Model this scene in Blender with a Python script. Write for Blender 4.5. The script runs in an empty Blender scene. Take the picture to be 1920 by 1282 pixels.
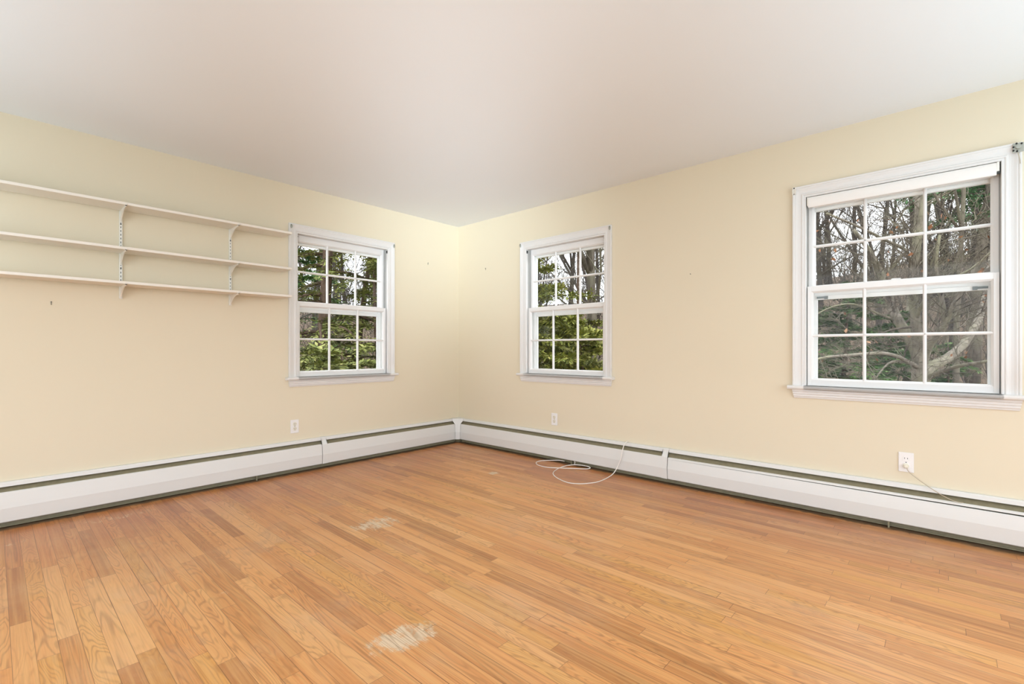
import bpy, math, random
from mathutils import Vector, Matrix

# ------------------------------------------------------------------ scene, camera, light
scene = bpy.context.scene
COL = scene.collection
HEAD = math.radians(42.2753)                    # heading of the view from the +x axis
CAM = Vector((-3.5902, -4.0933, 1.0435))
FOC, CX, CY = 886.0, 960.0, 654.7
FWD = Vector((math.cos(HEAD), math.sin(HEAD), 0))
RGT = Vector((math.sin(HEAD), -math.cos(HEAD), 0))

cam_data = bpy.data.cameras.new('camera')
cam = bpy.data.objects.new('camera', cam_data)
COL.objects.link(cam)
cam.location = CAM
cam.rotation_euler = (math.pi / 2, 0, HEAD - math.pi / 2)
cam_data.sensor_fit = 'HORIZONTAL'
cam_data.sensor_width = 36.0
cam_data.lens = FOC / 1920 * 36.0
cam_data.shift_y = (CY - 641.0) / 1920
cam_data.clip_start = 0.02
cam_data.clip_end = 400
scene.camera = cam

world = bpy.data.worlds.new('overcast_sky')
scene.world = world
world.use_nodes = True
wbg = world.node_tree.nodes['Background']
wbg.inputs['Color'].default_value = (0.95, 0.945, 1.0, 1)
wbg.inputs['Strength'].default_value = 3.3

scene.view_settings.view_transform = 'Standard'
scene.view_settings.look = 'None'
scene.view_settings.exposure = 0.13
scene.view_settings.gamma = 1.0
scene.view_settings.use_curve_mapping = False

XW, YW, H = -5.6, -6.2, 2.44                   # entry wall, rear wall, ceiling height


def area_light(name, loc, rot, sx, sy, power, color):
    d = bpy.data.lights.new(name, 'AREA')
    d.shape = 'RECTANGLE'
    d.size, d.size_y = sx, sy
    d.energy = power
    d.color = color
    o = bpy.data.objects.new(name, d)
    COL.objects.link(o)
    o.location = loc
    o.rotation_euler = rot
    return o


# added fill light at made-up openings in the two unseen walls behind the camera
area_light('fill_rear_opening', (-2.6, YW + 0.03, 1.3), (math.radians(90), 0, 0), 3.6, 2.0, 24, (0.57, 0.83, 1.0))
area_light('fill_entry_opening', (XW + 0.03, -2.9, 1.3), (math.radians(90), 0, math.radians(-90)), 3.6, 2.0, 24, (0.57, 0.83, 1.0))
# added soft fill lights, out of view behind and beside the camera: three bounced off the ceiling, one aimed at the far corner
COOL = (0.57, 0.83, 1.0)


def aimed(name, loc, target, size, power, spread, color):
    o = area_light(name, loc, (0, 0, 0), size, size, power, color)
    o.rotation_euler = (Vector(target) - o.location).to_track_quat('-Z', 'Y').to_euler()
    o.data.spread = math.radians(spread)
    return o


area_light('bounce_fill', (-4.45, -5.05, 0.5), (math.pi, 0, -(HEAD - math.pi / 2)), 2.2, 1.0, 11, (0.48, 0.78, 1.0))
area_light('bounce_fill', (-4.75, -1.45, 1.2), (math.pi, 0, 0), 1.1, 2.2, 21, COOL)
area_light('bounce_fill', (-1.45, -5.2, 0.9), (math.pi, 0, 0), 2.2, 1.3, 28, COOL)
aimed('corner_fill', (-4.7, -5.3, 1.0), (-0.3, -0.3, 2.33), 0.9, 8.0, 25, (0.74, 0.89, 1.0))


# ------------------------------------------------------------------ node helpers
class NT:
    def __init__(self, name):
        self.m = bpy.data.materials.new(name)
        self.m.use_nodes = True
        self.t = self.m.node_tree
        self.bsdf = self.t.nodes['Principled BSDF']
        self.out = self.t.nodes['Material Output']

    def node(self, kind, **kw):
        n = self.t.nodes.new(kind)
        for k, v in kw.items():
            setattr(n, k, v)
        return n

    def put(self, sock, v):
        if hasattr(v, 'is_output') or isinstance(v, bpy.types.NodeSocket):
            self.t.links.new(v, sock)
        else:
            if isinstance(v, (tuple, list)) and len(v) == 3 and sock.type == 'RGBA':
                v = (*v, 1)
            sock.default_value = v

    def math(self, op, a, b=0.0, c=None, clamp=False):
        n = self.node('ShaderNodeMath', operation=op, use_clamp=clamp)
        self.put(n.inputs[0], a)
        self.put(n.inputs[1], b)
        if c is not None:
            self.put(n.inputs[2], c)
        return n.outputs[0]

    def smooth(self, x, a, b, lo=0.0, hi=1.0):
        n = self.node('ShaderNodeMapRange', interpolation_type='SMOOTHSTEP')
        self.put(n.inputs['Value'], x)
        for k, v in (('From Min', a), ('From Max', b), ('To Min', lo), ('To Max', hi)):
            self.put(n.inputs[k], v)
        return n.outputs[0]

    def vec(self, x, y, z=0.0):
        n = self.node('ShaderNodeCombineXYZ')
        self.put(n.inputs[0], x)
        self.put(n.inputs[1], y)
        self.put(n.inputs[2], z)
        return n.outputs[0]

    def coord(self, which='Object'):
        return self.node('ShaderNodeTexCoord').outputs[which]

    def sep(self, v):
        n = self.node('ShaderNodeSeparateXYZ')
        self.put(n.inputs[0], v)
        return n.outputs

    def noise(self, v, scale=5.0, detail=2.0, rough=0.5, dist=0.0):
        n = self.node('ShaderNodeTexNoise')
        self.put(n.inputs['Vector'], v)
        n.inputs['Scale'].default_value = scale
        n.inputs['Detail'].default_value = detail
        n.inputs['Roughness'].default_value = rough
        n.inputs['Distortion'].default_value = dist
        return n.outputs['Fac']

    def white(self, v):
        n = self.node('ShaderNodeTexWhiteNoise', noise_dimensions='3D')
        self.put(n.inputs['Vector'], v)
        return n.outputs['Value']

    def mix(self, fac, a, b, blend='MIX'):
        n = self.node('ShaderNodeMix', data_type='RGBA', blend_type=blend)
        self.put(n.inputs[0], fac)
        self.put(n.inputs[6], a)
        self.put(n.inputs[7], b)
        return n.outputs[2]

    def ramp(self, fac, stops):
        n = self.node('ShaderNodeValToRGB')
        el = n.color_ramp.elements
        while len(el) < len(stops):
            el.new(0.5)
        for e, (p, c) in zip(el, stops):
            e.position = p
            e.color = (*c, 1)
        self.put(n.inputs[0], fac)
        return n.outputs[0]

    def bump(self, h, strength=0.2, dist=0.002):
        n = self.node('ShaderNodeBump')
        n.inputs['Strength'].default_value = strength
        n.inputs['Distance'].default_value = dist
        self.put(n.inputs['Height'], h)
        self.put(self.bsdf.inputs['Normal'], n.outputs[0])

    def set(self, **kw):
        for k, v in kw.items():
            self.put(self.bsdf.inputs[k.replace('_', ' ')], v)
        return self.m


def paint(name, col, rough=0.5, var=0.03, scale=6.0, metal=0.0, bump=0.0, spec=0.5):
    n = NT(name)
    f = n.noise(n.coord(), scale, 3)
    dark = tuple(c * (1 - var) for c in col)
    lite = tuple(min(1, c * (1 + var)) for c in col)
    n.set(Base_Color=n.mix(f, dark, lite), Roughness=rough, Metallic=metal)
    n.bsdf.inputs['Specular IOR Level'].default_value = spec
    if bump:
        n.bump(n.noise(n.coord(), 260, 2), bump, 0.001)
    return n.m


M = {}
M['wall'] = paint('cream_wall_paint', (0.768, 0.684, 0.522), 0.75, 0.012, 1.5, bump=0.06, spec=0.25)
M['ceiling'] = paint('ceiling_paint', (0.85, 0.868, 0.885), 0.9, 0.008, 1.2, bump=0.05, spec=0.1)
M['trim'] = paint('white_trim_paint', (0.765, 0.75, 0.725), 0.38, 0.015, 5)
M['sash'] = paint('white_sash_paint', (0.83, 0.82, 0.80), 0.35, 0.015, 5)
M['storm'] = paint('white_aluminium', (0.92, 0.915, 0.905), 0.4, 0.01, 8)
M['track'] = paint('grey_jamb_track', (0.42, 0.42, 0.40), 0.5, 0.05, 9)
M['dark_metal'] = paint('dark_metal', (0.06, 0.06, 0.055), 0.5, 0.1, 20, 0.3)
M['grey_metal'] = paint('grey_metal', (0.42, 0.43, 0.38), 0.4, 0.1, 30, 0.5)
M['latch'] = paint('grey_latch', (0.20, 0.22, 0.22), 0.4, 0.1, 20, 0.2)
M['shelf'] = paint('shelf_paint', (0.85, 0.79, 0.70), 0.5, 0.02, 4)
M['standard'] = paint('white_steel', (0.83, 0.81, 0.74), 0.4, 0.02, 8)
M['heater'] = paint('heater_enamel', (0.755, 0.75, 0.72), 0.42, 0.012, 3)
M['olive'] = paint('olive_shaded_metal', (0.235, 0.205, 0.125), 0.6, 0.25, 40)  # shade inside the heaters put into the olive of their plain metal
M['fin'] = paint('dull_fins', (0.10, 0.095, 0.08), 0.5, 0.2, 60, 0.5)
M['copper'] = paint('copper_pipe', (0.45, 0.22, 0.10), 0.4, 0.1, 20, 0.9)
M['plate'] = paint('outlet_plastic', (0.86, 0.84, 0.82), 0.3, 0.01, 8)
M['ivory'] = paint('ivory_plastic', (0.80, 0.76, 0.64), 0.35, 0.02, 20)
M['slot'] = paint('black_slot', (0.015, 0.014, 0.012), 0.6, 0.1, 20)
M['cable'] = paint('white_cable_jacket', (0.86, 0.82, 0.76), 0.4, 0.02, 20)
M['tan_cord'] = paint('tan_cord', (0.50, 0.43, 0.32), 0.5, 0.05, 20)
M['shade'] = paint('white_shade_fabric', (0.87, 0.84, 0.80), 0.6, 0.01, 30)


def glass_mat():
    n = NT('window_glass')
    tr = n.node('ShaderNodeBsdfTransparent')
    tr.inputs[0].default_value = (0.985, 0.995, 0.99, 1)
    gl = n.node('ShaderNodeBsdfGlossy')
    gl.inputs['Roughness'].default_value = 0.03
    fr = n.node('ShaderNodeFresnel')
    fr.inputs['IOR'].default_value = 1.17
    mx = n.node('ShaderNodeMixShader')
    g = n.node('ShaderNodeNewGeometry')              # one reflection per pane, on its front face
    n.put(mx.inputs[0], n.math('MULTIPLY', fr.outputs[0], n.math('SUBTRACT', 1.0, g.outputs['Backfacing'])))
    n.put(mx.inputs[1], tr.outputs[0])
    n.put(mx.inputs[2], gl.outputs[0])
    n.put(n.out.inputs['Surface'], mx.outputs[0])
    n.t.nodes.remove(n.bsdf)
    return n.m


M['glass'] = glass_mat()


def floor_mat():
    n = NT('oak_strip_floor')
    P = n.coord()
    x, y, _ = n.sep(P)
    W = 0.0572
    xr = n.math('DIVIDE', x, W)
    row = n.math('FLOOR', xr)
    fx = n.math('SUBTRACT', xr, row)
    h1 = n.white(n.vec(row, 3.7, 1.1))
    h2 = n.white(n.vec(row, 9.2, 5.3))
    ln = n.math('MULTIPLY_ADD', h2, 0.75, 0.50)
    yy = n.math('DIVIDE', n.math('MULTIPLY_ADD', h1, 11.3, y), ln)
    col = n.math('FLOOR', yy)
    fy = n.math('SUBTRACT', yy, col)
    r1 = n.white(n.vec(row, col, 2.2))
    r2 = n.white(n.vec(row, col, 7.9))
    r3 = n.white(n.vec(row, col, 4.4))
    tone = n.ramp(r1, [(0.0, (0.440, 0.168, 0.050)), (0.15, (0.565, 0.236, 0.074)), (0.6, (0.715, 0.312, 0.102)),
                       (0.88, (0.735, 0.355, 0.130)), (1.0, (0.800, 0.430, 0.175))])
    ox, oy = n.math('MULTIPLY', r2, 37.0), n.math('MULTIPLY', r3, 53.0)
    gx, gy = n.math('ADD', x, ox), n.math('ADD', y, oy)
    tone = n.mix(n.smooth(r3, 0.72, 0.95, 0.0, 0.6), tone, (0.700, 0.350, 0.085))
    # cathedral growth rings: contour lines of a field stretched along the board
    stretch = n.math('MULTIPLY_ADD', r3, 1.9, 0.35)
    f = n.noise(n.vec(n.math('MULTIPLY', gx, 12.0), n.math('MULTIPLY', gy, stretch), ox), 1.0, 2.0, 0.5, 0.35)
    rng = n.math('PINGPONG', n.math('MULTIPLY', f, 40.0), 1.0)
    ring = n.smooth(rng, 0.0, 0.62, 1.0, 0.0)
    vis = n.smooth(n.noise(n.vec(n.math('MULTIPLY', gx, 5), n.math('MULTIPLY', gy, 0.7), r2), 1.0, 1), 0.36, 0.60)
    fine = n.noise(n.vec(n.math('MULTIPLY', gx, 380.0), n.math('MULTIPLY', gy, 6.0), ox), 1.0, 3, 0.6)
    fine = n.smooth(fine, 0.35, 0.75)
    mid = n.noise(n.vec(n.math('MULTIPLY', gx, 75.0), n.math('MULTIPLY', gy, 1.4), oy), 1.0, 4, 0.6)
    c = n.mix(n.math('MULTIPLY', ring, n.math('MULTIPLY_ADD', vis, 0.46, 0.10)), tone, (0.30, 0.125, 0.040))
    c = n.mix(n.math('MULTIPLY', fine, 0.24), c, (0.32, 0.135, 0.045))
    c = n.mix(n.smooth(mid, 0.38, 0.72, 0.0, 0.42), c, (0.80, 0.46, 0.18))
    c = n.mix(n.smooth(mid, 0.46, 0.26, 0.0, 0.36), c, (0.41, 0.170, 0.055))
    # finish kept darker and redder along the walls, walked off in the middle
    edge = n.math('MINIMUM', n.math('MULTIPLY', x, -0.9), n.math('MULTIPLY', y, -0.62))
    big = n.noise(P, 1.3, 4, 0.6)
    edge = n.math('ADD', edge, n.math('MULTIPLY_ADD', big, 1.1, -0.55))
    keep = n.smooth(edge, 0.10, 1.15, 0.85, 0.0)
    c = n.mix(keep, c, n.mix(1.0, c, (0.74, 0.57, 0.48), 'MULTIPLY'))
    # dull scuffed haze in the middle of the room
    hz = n.noise(n.vec(n.math('MULTIPLY', x, 1.0), n.math('MULTIPLY', y, 0.8), 4.0), 1.7, 6, 0.68)
    haze = n.smooth(hz, 0.45, 0.78, 0.0, 0.46)
    c = n.mix(haze, c, (0.70, 0.46, 0.28))
    # grey-brown scuffs
    sc = n.smooth(n.noise(n.vec(n.math('MULTIPLY', x, 3.0), n.math('MULTIPLY', y, 2.0), 9.0), 1.6, 6, 0.7), 0.57, 0.72, 0.0, 0.40)
    c = n.mix(sc, c, (0.36, 0.21, 0.13))
    # patches rubbed through to bare, dry wood
    patch = None
    for (px, py, rx, ry, rot, k) in ((-2.588, -2.652, 0.125, 0.075, -0.35, 1.0), (-2.046, -1.585, 0.17, 0.11, -0.3, 0.75),
                                    (-0.751, -1.300, 0.050, 0.042, 0.0, 1.0), (-3.05, -0.30, 0.22, 0.065, 0.0, 0.5),
                                    (-3.494, -0.405, 0.07, 0.04, 0.0, 0.45), (-2.945, -1.83, 0.07, 0.05, 0.5, 0.35),
                                    (-1.339, -3.178, 0.06, 0.05, 0.2, 0.35), (-1.75, -0.36, 0.12, 0.035, 0.0, 0.35)):
        dx, dy = n.math('ADD', x, -px), n.math('ADD', y, -py)
        ca, sa = math.cos(rot), math.sin(rot)
        u = n.math('DIVIDE', n.math('ADD', n.math('MULTIPLY', dx, ca), n.math('MULTIPLY', dy, sa)), rx)
        v = n.math('DIVIDE', n.math('ADD', n.math('MULTIPLY', dx, -sa), n.math('MULTIPLY', dy, ca)), ry)
        d = n.math('SQRT', n.math('ADD', n.math('MULTIPLY', u, u), n.math('MULTIPLY', v, v)))
        m = n.math('MULTIPLY', n.math('SUBTRACT', 1.5, d, clamp=True), k)
        patch = m if patch is None else n.math('MAXIMUM', patch, m)
    pn = n.noise(n.vec(n.math('MULTIPLY', x, 26.0), n.math('MULTIPLY', y, 13.0), 0.0), 1.0, 8, 0.75)
    pf = n.smooth(n.math('ADD', patch, n.math('MULTIPLY_ADD', pn, 3.2, -1.75)), 0.25, 0.80)
    pf = n.math('MULTIPLY', pf, n.smooth(patch, 0.04, 0.5))
    pale = n.mix(n.math('MAXIMUM', n.math('MULTIPLY', fine, 0.5), n.math('MULTIPLY', ring, 0.7)), (0.80, 0.66, 0.47), (0.42, 0.29, 0.18))
    c = n.mix(n.math('MULTIPLY', pf, 0.85), c, pale)
    # ragged near-black band along the foot of the heaters
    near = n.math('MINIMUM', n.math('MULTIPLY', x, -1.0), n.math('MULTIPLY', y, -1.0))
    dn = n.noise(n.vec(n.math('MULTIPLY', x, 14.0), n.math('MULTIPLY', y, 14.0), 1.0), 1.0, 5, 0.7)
    foot_dark = n.smooth(n.math('ADD', near, n.math('MULTIPLY_ADD', dn, 0.10, -0.05)), 0.065, 0.115, 0.85, 0.0)
    c = n.mix(foot_dark, c, (0.045, 0.030, 0.018))
    # seams
    ex = n.math('MINIMUM', fx, n.math('SUBTRACT', 1.0, fx))
    ey = n.math('MULTIPLY', n.math('MINIMUM', fy, n.math('SUBTRACT', 1.0, fy)), ln)
    gn = n.noise(n.vec(n.math('MULTIPLY', x, 18.0), n.math('MULTIPLY', y, 1.3), 2.0), 1.0, 2)
    gw = n.math('MULTIPLY_ADD', gn, 0.05, -0.008)
    sx = n.smooth(n.math('SUBTRACT', ex, gw), -0.008, 0.008, 1.0, 0.0)
    sy = n.smooth(ey, 0.0004, 0.0016, 1.0, 0.0)
    seam = n.math('MAXIMUM', sx, n.math('MULTIPLY', sy, 0.9))
    dk = n.math('MULTIPLY_ADD', n.smooth(n.noise(P, 2.3, 3), 0.45, 0.65), 0.30, 0.52)
    c = n.mix(n.math('MULTIPLY', seam, dk), c, (0.11, 0.042, 0.015))
    rough = n.math('ADD', n.math('MULTIPLY_ADD', haze, 0.35, 0.30), n.math('MULTIPLY', pf, 0.3))
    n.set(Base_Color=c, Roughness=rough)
    n.bsdf.inputs['Specular IOR Level'].default_value = 0.5
    hgt = n.math('SUBTRACT', n.math('MULTIPLY', fine, -0.15), seam)
    n.bump(hgt, 0.25, 0.0012)
    return n.m


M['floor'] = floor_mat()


def bark_mat(name, a, b, c):
    n = NT(name)
    P = n.coord()
    x, y, z = n.sep(P)
    v = n.vec(n.math('MULTIPLY', x, 22), n.math('MULTIPLY', y, 22), n.math('MULTIPLY', z, 5))
    f = n.noise(v, 1.0, 5, 0.65)
    g = n.noise(P, 1.7, 2)
    col = n.mix(n.smooth(g, 0.42, 0.66), n.mix(n.smooth(f, 0.3, 0.7), a, b), c)
    n.set(Base_Color=col, Roughness=0.9)
    n.bsdf.inputs['Specular IOR Level'].default_value = 0.15
    n.bump(f, 0.6, 0.01)
    return n.m


M['bark'] = bark_mat('grey_bark', (0.061, 0.050, 0.039), (0.187, 0.160, 0.127), (0.160, 0.149, 0.105))
M['pale_bark'] = bark_mat('pale_lichen_bark', (0.105, 0.092, 0.070), (0.330, 0.295, 0.240), (0.250, 0.240, 0.160))
M['far_bark'] = bark_mat('far_woods_bark', (0.040, 0.035, 0.030), (0.110, 0.095, 0.084), (0.085, 0.078, 0.060))
M['brown_bark'] = bark_mat('brown_bark', (0.055, 0.036, 0.025), (0.138, 0.094, 0.066), (0.110, 0.077, 0.055))


def leaf_mat(name, a, b, c):
    n = NT(name)
    g = n.node('ShaderNodeNewGeometry')
    col = n.ramp(g.outputs['Random Per Island'], [(0.0, a), (0.55, b), (1.0, c)])
    n.set(Base_Color=col, Roughness=0.6)
    n.bsdf.inputs['Specular IOR Level'].default_value = 0.25
    return n.m


M['cedar'] = leaf_mat('yellow_green_sprays', (0.096, 0.120, 0.024), (0.240, 0.264, 0.048), (0.396, 0.372, 0.108))
M['hemlock'] = leaf_mat('olive_green_sprays', (0.085, 0.105, 0.030), (0.210, 0.240, 0.060), (0.360, 0.355, 0.125))
M['spruce'] = leaf_mat('dark_green_sprays', (0.022, 0.066, 0.014), (0.068, 0.160, 0.034), (0.150, 0.260, 0.065))
M['pine'] = leaf_mat('pine_needles', (0.045, 0.120, 0.050), (0.110, 0.240, 0.105), (0.210, 0.370, 0.170))
M['dead_leaf'] = leaf_mat('dry_oak_leaves', (0.180, 0.072, 0.030), (0.300, 0.138, 0.066), (0.372, 0.216, 0.120))


def ground_mat():
    n = NT('leaf_litter')
    P = n.coord()
    f = n.noise(P, 9, 6, 0.75)
    g = n.noise(P, 0.35, 3)
    c = n.ramp(f, [(0.3, (0.06, 0.04, 0.025)), (0.5, (0.19, 0.13, 0.085)), (0.68, (0.33, 0.24, 0.17))])
    c = n.mix(n.smooth(g, 0.5, 0.7, 0, 0.5), c, (0.07, 0.075, 0.03))
    n.set(Base_Color=c, Roughness=0.95)
    n.bump(f, 0.8, 0.05)
    return n.m


M['ground'] = ground_mat()


# ------------------------------------------------------------------ mesh helpers
class MB:
    def __init__(self):
        self.v, self.f = [], []

    def add(self, vs, fs):
        o = len(self.v)
        self.v.extend(tuple(q) for q in vs)
        self.f.extend(tuple(i + o for i in q) for q in fs)

    def box(self, x0, x1, y0, y1, z0, z1):
        if x0 > x1: x0, x1 = x1, x0
        if y0 > y1: y0, y1 = y1, y0
        if z0 > z1: z0, z1 = z1, z0
        self.add([(x0, y0, z0), (x1, y0, z0), (x1, y1, z0), (x0, y1, z0), (x0, y0, z1), (x1, y0, z1), (x1, y1, z1), (x0, y1, z1)],
                 [(0, 3, 2, 1), (4, 5, 6, 7), (0, 1, 5, 4), (1, 2, 6, 5), (2, 3, 7, 6), (3, 0, 4, 7)])

    def extrude_x(self, prof, x0, x1, closed=True, t0=0.0, t1=0.0):
        """profile of (y, z) points run along x; t0/t1 lean the ends with height z"""
        k = len(prof)
        zt = max(p[1] for p in prof)
        vs = [(x0 + t0 * (zt - z), y, z) for y, z in prof] + [(x1 - t1 * (zt - z), y, z) for y, z in prof]
        fs = [(i, (i + 1) % k, (i + 1) % k + k, i + k) for i in range(k if closed else k - 1)]
        if closed:
            fs += [tuple(range(k - 1, -1, -1)), tuple(range(k, 2 * k))]
        self.add(vs, fs)

    def tube(self, pts, rad, sides=6, cap=True):
        pts = [Vector(p) for p in pts]
        k = len(pts)
        if not hasattr(rad, '__len__'):
            rad = [rad] * k
        vs, fs = [], []
        prev = None
        for i, p in enumerate(pts):
            t = (pts[min(i + 1, k - 1)] - pts[max(i - 1, 0)])
            if t.length < 1e-9:
                t = Vector((0, 0, 1))
            t.normalize()
            if prev is None:
                a = t.cross(Vector((0, 0, 1)) if abs(t.z) < 0.9 else Vector((1, 0, 0)))
            else:
                a = prev - t * prev.dot(t)
            a.normalize()
            prev = a
            b = t.cross(a)
            for s in range(sides):
                an = 2 * math.pi * s / sides
                vs.append(p + (a * math.cos(an) + b * math.sin(an)) * rad[i])
        for i in range(k - 1):
            for s in range(sides):
                s2 = (s + 1) % sides
                fs.append((i * sides + s, i * sides + s2, (i + 1) * sides + s2, (i + 1) * sides + s))
        if cap:
            fs.append(tuple(range(sides - 1, -1, -1)))
            fs.append(tuple((k - 1) * sides + s for s in range(sides)))
        self.add(vs, fs)

    def disc_y(self, cx, cz, y0, y1, rx, rz, n=20, flat=None):
        """short cylinder along y; flat cuts its left and right sides at |x| <= flat"""
        ring = []
        for i in range(n):
            a = 2 * math.pi * i / n
            xx = rx * math.cos(a)
            if flat:
                xx = max(-flat, min(flat, xx))
            ring.append((cx + xx, cz + rz * math.sin(a)))
        vs = [(x, y0, z) for x, z in ring] + [(x, y1, z) for x, z in ring]
        fs = [(i, (i + 1) % n, (i + 1) % n + n, i + n) for i in range(n)]
        fs += [tuple(range(n)), tuple(range(2 * n - 1, n - 1, -1))]
        self.add(vs, fs)

    def frame(self, hw, z0, z1, prof, closed=True):
        """mitred moulding round a rectangle |x|<=hw, z0..z1. prof: (w, y), w grows outward.
        closed: all four sides; else left, top, right only (a casing standing on a stool)"""
        k = len(prof)
        loops = []
        for w, y in prof:
            if closed:
                loops.append([(-hw - w, y, z0 - w), (-hw - w, y, z1 + w), (hw + w, y, z1 + w), (hw + w, y, z0 - w)])
            else:
                loops.append([(-hw - w, y, z0), (-hw - w, y, z1 + w), (hw + w, y, z1 + w), (hw + w, y, z0)])
        vs = [p for lp in loops for p in lp]
        fs = []
        m = 4 if closed else 3
        for i in range(k):
            j = (i + 1) % k
            for s in range(m):
                s2 = (s + 1) % 4
                fs.append((i * 4 + s, j * 4 + s, j * 4 + s2, i * 4 + s2))
        if not closed:
            fs.append(tuple(i * 4 for i in range(k)))
            fs.append(tuple(i * 4 + 3 for i in range(k - 1, -1, -1)))
        self.add(vs, fs)

    def build(self, name, mat, parent=None, smooth=False, bevel=0.0):
        me = bpy.data.meshes.new(name)
        me.from_pydata(self.v, [], self.f)
        me.validate()
        if not self.fast:
            import bmesh
            bm = bmesh.new()
            bm.from_mesh(me)
            bmesh.ops.recalc_face_normals(bm, faces=bm.faces)
            bm.to_mesh(me)
            bm.free()
        me.materials.append(mat)
        if smooth:
            for p in me.polygons:
                p.use_smooth = True
        o = bpy.data.objects.new(name, me)
        COL.objects.link(o)
        if parent is not None:
            o.parent = parent
        if bevel:
            b = o.modifiers.new('soft_edge', 'BEVEL')
            b.width = bevel
            b.segments = 2
            b.limit_method = 'ANGLE'
        return o

    fast = False


class MBF(MB):
    fast = True


def tag(o, label=None, cat=None, group=None, kind=None):
    if label: o['label'] = label
    if cat: o['category'] = cat
    if group: o['group'] = group
    if kind: o['kind'] = kind
    return o


def empty(name, loc=(0, 0, 0), rz=0.0):
    o = bpy.data.objects.new(name, None)
    o.empty_display_size = 0.1
    COL.objects.link(o)
    o.location = loc
    o.rotation_euler = (0, 0, rz)
    return o


def copy_tree(o, parent=None):
    c = o.copy()
    COL.objects.link(c)
    if parent is not None:
        c.parent = parent
    for ch in [q for q in o.children]:
        copy_tree(ch, c)
    return c


LEFT, RIGHT = 0.0, -math.pi / 2      # turn of a thing built on a wall (x along the wall, +y into the wall)


def on_left(x, z=0.0):
    return (x, 0, z), LEFT


def on_right(y, z=0.0):
    return (0, y, z), RIGHT


# ------------------------------------------------------------------ room shell
T = 0.16
WIN_L = -1.384                       # centre of the window in the left wall (x)
WIN_R = (-1.475, -3.881)             # centres of the two windows in the right wall (y)
HW, Z0, Z1 = 0.470, 0.780, 2.070     # rough opening


def wall_with_holes(a0, a1, holes, put):
    """boxes round the holes; holes: (lo, hi, z0, z1) sorted along the wall"""
    mb = MB()
    cur = a0
    for lo, hi, z0, z1 in holes:
        put(mb, cur, lo, 0, H)
        if z0 > 0:
            put(mb, lo, hi, 0, z0)
        put(mb, lo, hi, z1, H)
        cur = hi
    put(mb, cur, a1, 0, H)
    return mb


def structure(o):
    o['kind'] = 'structure'
    return o


mb = wall_with_holes(XW - T, T, [(WIN_L - HW, WIN_L + HW, Z0, Z1)], lambda m, a, b, z0, z1: m.box(a, b, 0, T, z0, z1))
structure(mb.build('wall_left', M['wall']))
mb = wall_with_holes(YW - T, 0, [(WIN_R[1] - HW, WIN_R[1] + HW, Z0, Z1), (WIN_R[0] - HW, WIN_R[0] + HW, Z0, Z1)],
                     lambda m, a, b, z0, z1: m.box(0, T, a, b, z0, z1))
structure(mb.build('wall_right', M['wall']))
mb = wall_with_holes(XW - T, 0, [(-4.4, -0.8, 0.3, 2.3)], lambda m, a, b, z0, z1: m.box(a, b, YW - T, YW, z0, z1))  # hole added for the rear fill light
structure(mb.build('wall_rear', M['wall']))
mb = wall_with_holes(YW, 0, [(-4.7, -1.1, 0.3, 2.3)], lambda m, a, b, z0, z1: m.box(XW - T, XW, a, b, z0, z1))  # this opening too is added, for the entry-side fill
structure(mb.build('wall_entry', M['wall']))
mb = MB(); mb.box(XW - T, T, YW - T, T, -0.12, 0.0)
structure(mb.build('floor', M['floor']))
mb = MB(); mb.box(XW - T, T, YW - T, T, H, H + 0.15)
structure(mb.build('ceiling', M['ceiling']))


# ------------------------------------------------------------------ windows (all three are one pattern)
def sash(name, parent, hw, z0, z1, d0, d1, top, bottom, stile, lock=False):
    mb = MB()
    gw, gz0, gz1 = hw - stile, z0 + bottom, z1 - top
    mb.box(-hw, -gw, d0, d1, z0, z1)
    mb.box(gw, hw, d0, d1, z0, z1)
    mb.box(-gw, gw, d0, d1, z0, gz0)
    mb.box(-gw, gw, d0, d1, gz1, z1)
    b = 0.010                                         # slanted glazing bead
    dm = (d0 + d1) / 2
    mb.frame(gw - b, gz0 + b, gz1 - b, [(0, dm - 0.003), (b, d0 + 0.002), (b, d1 - 0.002), (0, dm + 0.007)])
    s = mb.build(name, M['sash'], parent, bevel=0.0012)
    mm = MB()
    iw = gw - b
    zm = (gz0 + gz1) / 2
    w = 0.0085
    pr = [(-w, dm + 0.009), (w, dm + 0.009), (w, dm - 0.004), (0.35 * w, dm - 0.011), (-0.35 * w, dm - 0.011), (-w, dm - 0.004)]
    for ux in (-0.1405, 0.1405):
        vs = [(ux + a, y, gz0) for a, y in pr] + [(ux + a, y, gz1) for a, y in pr]
        mm.add(vs, [(i, (i + 1) % 6, (i + 1) % 6 + 6, i + 6) for i in range(6)])
    mm.extrude_x([(y, zm + a) for a, y in pr], -gw, gw)
    mm.build('muntins', M['sash'], s)
    g = MB()
    g.box(-gw, gw, dm, dm + 0.003, gz0, gz1)
    g.build('pane', M['glass'], s)
    return s


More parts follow.
